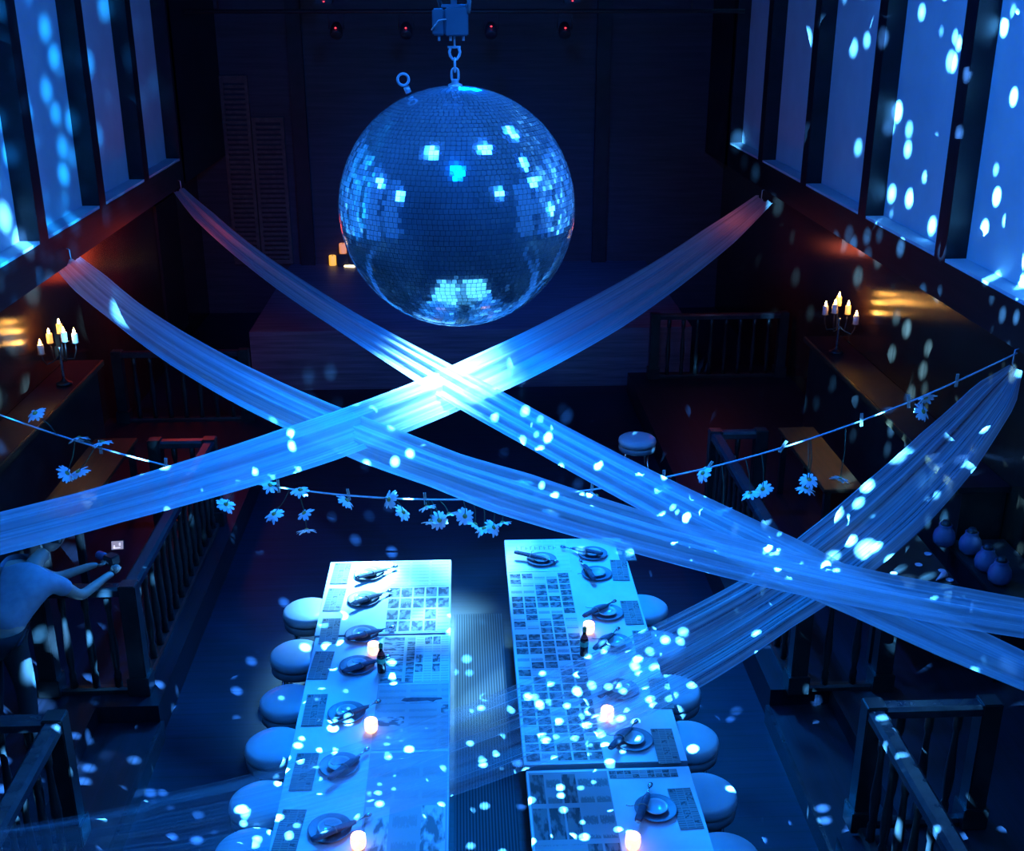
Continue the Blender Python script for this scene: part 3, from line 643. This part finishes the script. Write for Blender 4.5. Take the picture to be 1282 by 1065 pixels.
A = atX(956, 250, XR); ribbon('sheer ribbon from the far right beam to the left edge above the person', A, (XL, 4.6, 2.85),
    [(956, 250), (900, 293), (852, 330), (750, 400), (622, 464), (555, 492), (455, 530), (385, 550), (270, 596), (130, 638), (0, 670)],
    [22, 38, 44, 56, 60, 58, 60, 62, 58, 52, 54], [.75, .8, .9, .85, .85], 't1', .35, 3)
A = atX(1272, 460, XR); ribbon('widest sheer ribbon from the near right beam, thinning out over the tables', A, (XL, 3.6, 2.8),
    [(1272, 460), (1245, 505), (1185, 575), (1120, 630), (1045, 690), (960, 745), (900, 790), (840, 830), (700, 893), (560, 945), (420, 985), (300, 1015)],
    [18, 55, 80, 92, 92, 85, 92, 98, 105, 105, 100, 95], [1.25, 1.1, .5, .35, .3], 't2', .35, 4)
# hooks where the ribbons meet the beams
for x, y, z, w in ((XL, 11.96, 2.89, 'left beam end of the lowest ribbon'), (XL, 17.03, 2.83, 'far end of the left beam'), (XR, 16.48, 2.72, 'far end of the right beam'), (XR, 8.48, 2.74, 'right beam end of the widest ribbon')):
    s = 1 if x < 0 else -1
    tag(part('hook', T((x+s*.0, y, z+.14), (x+s*.03, y, z+.13), (x+s*.035, y, z+.02), (x+s*.01, y, z-.02), r=.006), 'chain'), 'small steel hook at the '+w, 'hook', 'hooks on the beams')

# ------------------------------------------------------------------ flower string
GY = 8.5
def gz(x): return 1.655+.0612*x*x
bm = bmesh.new(); tube(bm, [(XL+.0+(XR-XL)*i/60, GY, gz(XL+(XR-XL)*i/60)) for i in range(61)], .007, 6)
tag(part('flower_string', bm, 'string'), 'white cotton string sagging across the hall with pegged daisies', 'string')
bm = bmesh.new(); bx(bm, -.011, -.003, -.006, .006, -.05, .06); bx(bm, .003, .011, -.006, .006, -.05, .06); tube(bm, [(.013*math.cos(2*PI*i/12), 0, .012+.006*math.sin(2*PI*i/12)) for i in range(12)], .002, 5, True)
pegm = me('clothes_peg', bm, 'peg')
PEG = [(123, 540, 'leftmost'), (206, 568, 'second from the left'), (348, 604, 'under the crossing of two ribbons on the left'), (436, 612, 'above a single small daisy left of the tables'), (532, 622, 'in the middle of the sag above the left table'), (653, 622, 'behind the lowest ribbon'), (741, 610, 'between the two long ribbons'), (831, 598, 'at the edge of the upper long ribbon'), (887, 586, 'first right of the ribbons'), (980, 560, 'slanted, second right of the ribbons'), (1079, 523, 'third right of the ribbons'), (1138, 500, 'beside the right daisy pair'), (1198, 476, 'nearest the right beam')]
for px, py, w in PEG:
    x = atY(px, py, GY).x
    tag(put('clothes_peg', pegm, loc=(x, GY, gz(x)+.004), rot=(random.uniform(-.2, .2), .5 if px in (980, 887) else random.uniform(-.1, .1), 0)), 'wooden peg on the flower string, '+w, 'clothes peg', 'pegs on the flower string')
def petals(seed):
    rg = random.Random(seed); bm = bmesh.new(); n = 13
    for k in range(n):
        a = 2*PI*k/n+rg.uniform(-.1, .1); l = .058*rg.uniform(.85, 1.1); dr = rg.uniform(.005, .026)
        d = Vector((math.cos(a), math.sin(a), 0)); s = Vector((-d.y, d.x, 0))
        prof = [(.012, .004), (.03, .0095), (.048, .0095), (l, .004)]
        top = []; bot = []
        for r, w in prof:
            z = -dr*(r/.058)**2
            for lst, zz in ((top, z), (bot, z-.0015)): lst.append([bm.verts.new(d*r-s*w+Vector((0, 0, zz))), bm.verts.new(d*r+s*w+Vector((0, 0, zz)))])
        for i in range(3):
            bm.faces.new((top[i][0], top[i+1][0], top[i+1][1], top[i][1])); bm.faces.new((bot[i][1], bot[i+1][1], bot[i+1][0], bot[i][0]))
            bm.faces.new((top[i][0], bot[i][0], bot[i+1][0], top[i+1][0])); bm.faces.new((top[i][1], top[i+1][1], bot[i+1][1], bot[i][1]))
        bm.faces.new((top[3][0], bot[3][0], bot[3][1], top[3][1]))
    return me('petals', bm, 'petal')
PM = [petals(s) for s in range(4)]
cem = me('flower_centre', lathe(bmesh.new(), [(0, -.006), (.014, -.004), (.015, .003), (.008, .009), (0, .011)], 14), 'eye')
FL = [(44, 517, 68, 'leftmost daisy, close under the string beside the orange counter edge'), (99, 548, 123, 'daisy hanging left of the first peg'), (128, 553, 123, 'daisy right under the leftmost peg'), (84, 592, 100, 'lower left daisy of the pair over the left wooden table'), (98, 590, 123, 'lower right daisy of the pair over the left wooden table'),
      (283, 631, 300, 'daisy just under the long ribbon left of the tables'), (338, 607, 348, 'flat daisy beside the peg under the ribbon crossing'), (376, 613, 370, 'small daisy on the string right of the ribbon crossing'), (343, 643, 365, 'low daisy hanging left of the left table'), (381, 642, 372, 'middle daisy of three hanging left of the left table'), (384, 663, 376, 'lowest daisy hanging left of the left table'),
      (434, 626, 436, 'small daisy under the peg above the left table'), (487, 625, 480, 'open daisy on the string above the left table'), (505, 641, 495, 'daisy hanging below the string above the left table'), (534, 634, 532, 'daisy under the middle peg'), (540, 653, 536, 'left daisy of the curved row of three'), (550, 651, 540, 'middle daisy of the curved row of three'), (562, 643, 550, 'right daisy of the curved row of three'),
      (582, 646, 580, 'single daisy left of the white garland arc'), (595, 656, 592, 'first daisy of the white garland arc'), (606, 661, 604, 'second daisy of the white garland arc'), (618, 660, 616, 'third daisy of the white garland arc'), (629, 654, 627, 'last daisy of the white garland arc'), (657, 601, 655, 'daisy on the lowest ribbon above its peg'), (690, 640, 690, 'daisy behind the lowest ribbon over the right table'),
      (747, 620, 745, 'daisy between the two long ribbons'), (828, 611, 829, 'daisy at the edge of the upper long ribbon'), (880, 592, 884, 'daisy under the first peg right of the ribbons'), (939, 617, 930, 'left daisy of the pair over the right balustrade'), (955, 612, 950, 'right daisy of the pair over the right balustrade'), (905, 637, 900, 'daisy touching the upper ribbon left of the balustrade'),
      (1013, 600, 1010, 'upper daisy of the pair left of the right wooden table'), (1009, 611, 1006, 'lower daisy of the pair left of the right wooden table'), (1052, 598, 1052, 'daisy over the right wooden table'), (1159, 498, 1150, 'upper daisy of the pair under the right end of the string'), (1156, 515, 1150, 'lower daisy of the pair under the right end of the string')]
rg = random.Random(11)
for i, (px, py, sx, lab) in enumerate(FL):
    p = atY(px, py, GY-.03); p.z = min(p.z, gz(p.x)+.25)
    t = thing('daisy', lab, 'flower', p, group='daisies on the flower string'); t.scale = (1.35,)*3
    e = (rg.uniform(.1, 1.0), rg.uniform(-.6, .6), rg.uniform(0, 6))
    put('petals', PM[i % 4], t, rot=e); put('flower_centre', cem, t, rot=e)
    x2 = atY(sx, py, GY).x; top = (Vector((x2, GY, gz(x2)))-p)/1.35
    if top.length > .04: part('stem', T((0, 0, 0), top*.5+Vector((.01, 0, .0)), top, r=.003, n=5), 'stem', t)

# ------------------------------------------------------------------ the person with a camera
def skinmesh(name, verts, edges, mk, sub=2):
    d = bpy.data.meshes.new(name); d.from_pydata([v[:3] for v in verts], edges, []); o = bpy.data.objects.new(name, d); COL.objects.link(o)
    o.modifiers.new('s', 'SKIN'); sv = d.skin_vertices[0].data
    for k, v in enumerate(verts): sv[k].radius = (v[3], v[4] if len(v) > 4 else v[3]); sv[k].use_root = (k == 0)
    m_ = o.modifiers.new('u', 'SUBSURF'); m_.levels = m_.render_levels = sub
    dg = bpy.context.evaluated_depsgraph_get(); r = bpy.data.meshes.new_from_object(o.evaluated_get(dg)); r.name = name
    bpy.data.objects.remove(o); r.materials.clear(); r.materials.append(M[mk])
    for p in r.polygons: p.use_smooth = True
    return r
pe = thing('person', 'person in a grey shirt leaning over the left rail filming with a small camera', 'person', (-3.26, 7.3, .3))
# joints relative to the base, +y towards the rail, +x towards the hall
hip = Vector((-.08, -.05, .93)); ch_ = Vector((.03, .18, 1.17)); neck = Vector((.10, .36, 1.30))
shL = Vector((-.06, .43, 1.24)); shR = Vector((.24, .24, 1.20))
elR = Vector((.38, .38, .99)); wrR = Vector((.50, .62, 1.02)); elL = Vector((.12, .62, 1.02)); wrL = Vector((.36, .74, 1.06))
kn1 = Vector((.02, .02, .48)); kn2 = Vector((-.2, .0, .48)); an1 = Vector((.04, -.06, .07)); an2 = Vector((-.22, -.1, .07))
V = [(*hip, .14, .12), (*((hip+ch_)/2), .14, .11), (*ch_, .15, .11), (*neck, .06), (*(neck+Vector((.05, .10, .04))), .055),
     (*shL, .065), (*elL, .045), (*wrL, .03), (*shR, .065), (*elR, .045), (*wrR, .03),
     (*(hip+Vector((.09, 0, -.06))), .095), (*kn1, .06), (*an1, .042), (*(an1+Vector((.02, .17, -.03))), .035),
     (*(hip+Vector((-.09, 0, -.06))), .095), (*kn2, .06), (*an2, .042), (*(an2+Vector((-.02, .17, -.03))), .035),
     (*(wrL+Vector((.05, .02, .0))), .034, .02), (*(wrR+Vector((.03, .07, .0))), .034, .02)]
Ed = [(0, 1), (1, 2), (2, 3), (3, 4), (2, 5), (5, 6), (6, 7), (2, 8), (8, 9), (9, 10), (0, 11), (11, 12), (12, 13), (13, 14), (0, 15), (15, 16), (16, 17), (17, 18), (7, 19), (10, 20)]
body = skinmesh('body', V, Ed, 'skin')
bm = bmesh.new(); bm.from_mesh(body)
# fingers
for w, d in ((wrL+Vector((.05, .02, 0)), Vector((.9, .3, .15))), (wrR+Vector((.03, .07, 0)), Vector((.2, .9, .3)))):
    d.normalize(); s = Vector((-d.y, d.x, 0))
    for k in range(4):
        b0 = w+d*.02+s*(.024-.016*k); l = [.075, .085, .08, .062][k]
        tube(bm, [b0, b0+d*l*.5+Vector((0, 0, .012)), b0+d*l*.8+Vector((0, 0, -.002)), b0+d*l+Vector((0, 0, -.018))], [.009, .0085, .008, .006], 7)
    tube(bm, [w-s*.02, w-s*.045+d*.02+Vector((0, 0, .01)), w-s*.05+d*.05+Vector((0, 0, .015))], [.011, .010, .008], 7)
# head on the neck, looking down at the screen
HC = neck+Vector((.085, .17, .12)); hd = Vector((.45, .75, -.45)).normalized(); hs = Vector((hd.y, -hd.x, 0)).normalized(); hu = hs.cross(hd)
r = bmesh.ops.create_uvsphere(bm, u_segments=24, v_segments=18, radius=1)
for v in r['verts']:
    x, y, z = v.co
    jaw = 1-.25*max(0, -z)*1.0
    X = x*.075*jaw; Yv = y*.098*(1-.12*max(0, -z)); Z = z*.118
    if y > .75 and abs(x) < .22 and -.35 < z < .1: Yv += .022*(1-abs(x)/.22)
    if y > .6 and .25 > abs(x) and -.65 < z < -.45: Yv += .006
    if y > .6 and .2 < abs(x) < .55 and .05 < z < .3: Yv -= .008
    v.co = HC+hs*X+hd*Yv+hu*Z
for s in (-1, 1): 
    tube(bm, [HC+hs*(s*.074)+hu*.02, HC+hs*(s*.084)+hu*.0-hd*.01, HC+hs*(s*.076)-hu*.03], [.01, .014, .008], 8)
for f in bm.faces: f.smooth = True
put('body', me('body', bm, 'skin'), pe)
bm = bmesh.new(); r = bmesh.ops.create_uvsphere(bm, u_segments=24, v_segments=18, radius=1)
dele = []
for v in r['verts']:
    x, y, z = v.co
    if (y > .45 and z < .55) or z < -.45: dele.append(v)
    v.co = HC+hs*(x*.085)+hd*(y*.107-.004)+hu*(z*.127+.004)+Vector((random.uniform(-.003, .003),)*3)
bmesh.ops.delete(bm, geom=dele, context='VERTS')
for f in bm.faces: f.smooth = True
put('hair', me('hair', bm, 'hair'), pe)
bm = bmesh.new()
for s in (-1, 1): bmesh.ops.create_uvsphere(bm, u_segments=10, v_segments=8, radius=.011, matrix=Matrix.Translation(HC+hs*(s*.03)+hd*.086+hu*.018))
put('eyes', me('eyes', bm, 'saucer'), pe)
sv = [(*hip, .17, .14), (*((hip+ch_)/2), .165, .135), (*ch_, .18, .14), (*(neck-Vector((.02, .05, .02))), .085), (*shL, .085), (*((shL+elL)/2), .07), (*shR, .085), (*((shR*.4+elR*.6)), .068)]
put('shirt', skinmesh('shirt', sv, [(0, 1), (1, 2), (2, 3), (2, 4), (4, 5), (2, 6), (6, 7)], 'shirt'), pe)
tv = [(*(hip+Vector((0, 0, .02))), .15, .13), (*V[11][:3], .11), (*kn1, .078), (*(an1+Vector((0, 0, .03))), .062), (*V[15][:3], .11), (*kn2, .078), (*(an2+Vector((0, 0, .03))), .062)]
put('trousers', skinmesh('trousers', tv, [(0, 1), (1, 2), (2, 3), (0, 4), (4, 5), (5, 6)], 'trouser'), pe)
for a in (an1, an2):
    bm = bmesh.new(); bx(bm, a.x-.045, a.x+.045, a.y-.07, a.y+.21, .005, .09, bev=.025); part('shoe', bm, 'trouser', pe)
# camera in the hands
cp = pe.location+Vector((.5, .80, 1.08))
ct = thing('video_camera', 'small black camera with a lit flip screen held over the left rail', 'camera', cp, rz=-.6)
part('camera_body', box(-.05, .05, -.045, .045, -.04, .04, bev=.01), 'cambody', ct)
part('lens', lathe(bmesh.new(), [(0, 0), (.03, 0), (.034, .02), (.034, .08), (.03, .085), (.024, .07), (0, .065)], 24, Matrix.Translation((-.07, .0, .0)) @ Matrix.Rotation(-PI/2, 4, 'Y')), 'bluevinyl', ct)
part('grip', T((0, 0, -.04), (0, 0, -.07), r=.018), 'cambody', ct)
sc_ = put('screen', me('screen', box(-.05, .05, -.006, .006, -.038, .038, bev=.003), 'cambody'), ct, loc=(.03, .05, .11), rot=(-.45, 0, .7))
part('screen_glass', box(-.044, .044, -.008, -.0065, -.032, .032), 'screen', sc_)
bm = box(-.03, -.018, -.0095, -.0085, -.02, .0); bx(bm, -.03, .02, -.0095, -.0085, -.024, -.016); bx(bm, .012, .024, -.0095, -.0085, -.005, .016)
part('screen_mark', bm, 'screen_mark', sc_)

# ------------------------------------------------------------------ lamps
BLUE = (.0, .14, 1.0); PALE = (.17, .60, 1.0)
# par cans under the ceiling round the ball (their discs are what the ball mirrors)
parb = me('can', lathe(bmesh.new(), [(0, .3), (.07, .3), (.16, .22), (.235, .0), (.24, -.01), (.225, -.005), (.225, .01), (0, .011)], 24), 'fix')
parl = me('lamp_lens', lathe(bmesh.new(), [(0, -.004), (.215, -.004), (.215, .004), (0, .004)], 24), 'lens')
SP = [(540, 190), (605, 185), (625, 243), (655, 203), (668, 228), (476, 228), (500, 246), (690, 262), (640, 166)]
for i, (px, py) in enumerate(SP):
    vdir = ray(px, py).normalized(); oc = CAMP-BC; bb = oc.dot(vdir); disc = bb*bb-(oc.length_squared-BR*BR)
    if disc < 0: continue
    P = CAMP+vdir*(-bb-math.sqrt(disc)); N = (P-BC).normalized(); R = vdir-N*2*vdir.dot(N)
    ts = []
    if R.z > 0: ts.append((ZC-.45-P.z)/R.z)
    ts.append(((3.7 if R.x > 0 else -3.6)-P.x)/R.x if abs(R.x) > 1e-4 else 99)
    if R.y < 0: ts.append((-1.2-P.y)/R.y)
    Q = P+R*min(ts)
    t = thing('par_lamp', 'blue stage lamp under the ceiling, %s of those lighting the mirror ball' % ORD[i], 'stage lamp', Q, group='lamps lighting the mirror ball', rot=(BC-Q).to_track_quat('-Z', 'Y').to_euler())
    t.scale = (max(1, (Q-BC).length/3.2),)*3
    Li = t.rotation_euler.to_matrix().inverted() @ Vector((0, 0, (ZC-Q.z)/t.scale.x)); part('hanger', T(Li*.02, Li, r=.012), 'fix', t)
    put('can', parb, t); put('lamp_lens', parl, t)
    part('yoke', tube(bmesh.new(), [(-.25, 0, .1), (-.25, 0, .3), (0, 0, .42), (.25, 0, .3), (.25, 0, .1)], .01, 6), 'fix', t)
# follow spot from the back, over the far end of the tables
lightobj('table_spot', 'SPOT', (.5, 15.0, 6.7), PALE, 92000, .35, (-.42, 9.62, 1.1), spot_size=math.radians(13), spot_blend=1)
lightobj('table_wash', 'SPOT', (.4, 13.5, 6.6), (.002, .22, 1), 7000, .35, (.1, 7.6, .7), spot_size=math.radians(52), spot_blend=1)
lightobj('wash_walls', 'POINT', (.2, 8.6, 6.5), BLUE, 520, .3)  # added wash that brightens the nearer window panels
lightobj('wash_front', 'POINT', (0, 2.5, 6.6), BLUE, 190, .25)
lightobj('wash_mid', 'SPOT', (.2, 11, 6.7), BLUE, 1500, .15, (.2, 8.0, 0), spot_size=math.radians(105), spot_blend=1)
lightobj('wash_back', 'SPOT', (.1, 13.2, 6.7), BLUE, 1900, .2, (.1, 19.6, .6), spot_size=math.radians(58), spot_blend=1)  # added wash, lifts the stage and back wall in place of haze
lightobj('pool_spot', 'SPOT', (.1, 2.6, 6.8), (.10, .55, 1), 20000, .2, (.12, 3.1, .75), spot_size=math.radians(33), spot_blend=.8)
lightobj('warm_left', 'POINT', (-3.9, 15.2, 2.3), (1, .08, .03), 22, .4)
lightobj('warm_right', 'POINT', (3.7, 15.9, 2.1), (1, .16, .08), 6, .1)
def gobo(name, loc, target, col, en, scale, r0, r1, keep, size=150, seed=0):
    o = lightobj(name, 'SPOT', loc, col, en, 0.0, target, spot_size=math.radians(size), spot_blend=.3)
    l = o.data; l.use_nodes = True; nt = l.node_tree; em = nt.nodes['Emission']; L = nt.links.new; N_ = nt.nodes.new
    g = N_('ShaderNodeNewGeometry'); mp = N_('ShaderNodeMapping'); mp.inputs['Scale'].default_value = (scale, scale, scale*.62); mp.inputs['Location'].default_value = (seed*3.1, seed*1.7, 0); L(g.outputs['Incoming'], mp.inputs[0])
    v = N_('ShaderNodeTexVoronoi'); v.feature = 'F1'; v.inputs['Scale'].default_value = 1; L(mp.outputs[0], v.inputs['Vector'])
    mr = N_('ShaderNodeMapRange'); mr.interpolation_type = 'SMOOTHSTEP'; mr.inputs['From Min'].default_value = r1; mr.inputs['From Max'].default_value = r0; L(v.outputs['Distance'], mr.inputs['Value'])
    s = N_('ShaderNodeSeparateColor'); L(v.outputs['Color'], s.inputs[0])
    n = N_('ShaderNodeTexNoise'); n.inputs['Scale'].default_value = .22; L(mp.outputs[0], n.inputs['Vector'])
    ad = N_('ShaderNodeMath'); ad.operation = 'MULTIPLY_ADD'; ad.inputs[1].default_value = .35; L(s.outputs[0], ad.inputs[0]); L(n.outputs['Fac'], ad.inputs[2])
    lt = N_('ShaderNodeMath'); lt.operation = 'LESS_THAN'; lt.inputs[1].default_value = keep; L(ad.outputs[0], lt.inputs[0])
    m1 = N_('ShaderNodeMath'); m1.operation = 'MULTIPLY'; L(mr.outputs[0], m1.inputs[0]); L(lt.outputs[0], m1.inputs[1])
    m2 = N_('ShaderNodeMath'); m2.operation = 'MULTIPLY_ADD'; L(s.outputs[1], m2.inputs[0]); m2.inputs[1].default_value = .9; m2.inputs[2].default_value = .25
    m3 = N_('ShaderNodeMath'); m3.operation = 'MULTIPLY'; L(m1.outputs[0], m3.inputs[0]); L(m2.outputs[0], m3.inputs[1])
    L(m3.outputs[0], em.inputs['Strength']); return o
DOT = (.08, .44, 1.0)  # dot lamps added beside the ball in place of its mirrored beams
def gdir(az, el): a, e = math.radians(az), math.radians(el); return Vector((math.sin(a)*math.cos(e), math.cos(a)*math.cos(e), math.sin(e)))
d = gdir(56, 10); gobo('ball_glints_right', BC+d*.53, BC+d*3, DOT, 170000, 42, .14, .44, .60, 92, 1)
d = gdir(-56, 10); gobo('ball_glints_left', BC+d*.53, BC+d*3, (.01, .33, 1), 28000, 38, .0, .55, .74, 84, 2)
d = gdir(10, -68); gobo('ball_glints_down', BC+d*.53, BC+d*3, (.06, .42, 1), 130000, 38, .10, .42, .555, 104, 3)
d = gdir(-55, -24); gobo('ball_glints_low_left', BC+d*.53, BC+d*3, (.09, .45, 1), 90000, 22, .12, .42, .57, 62, 4)
d = gdir(52, -25); gobo('ball_glints_low_right', BC+d*.53, BC+d*3, (.09, .45, 1), 70000, 22, .12, .42, .50, 38, 5)
w = bpy.data.worlds.new('World'); S.world = w; w.use_nodes = True
w.node_tree.nodes['Background'].inputs[0].default_value = (.02, .1, 1, 1); w.node_tree.nodes['Background'].inputs[1].default_value = .0
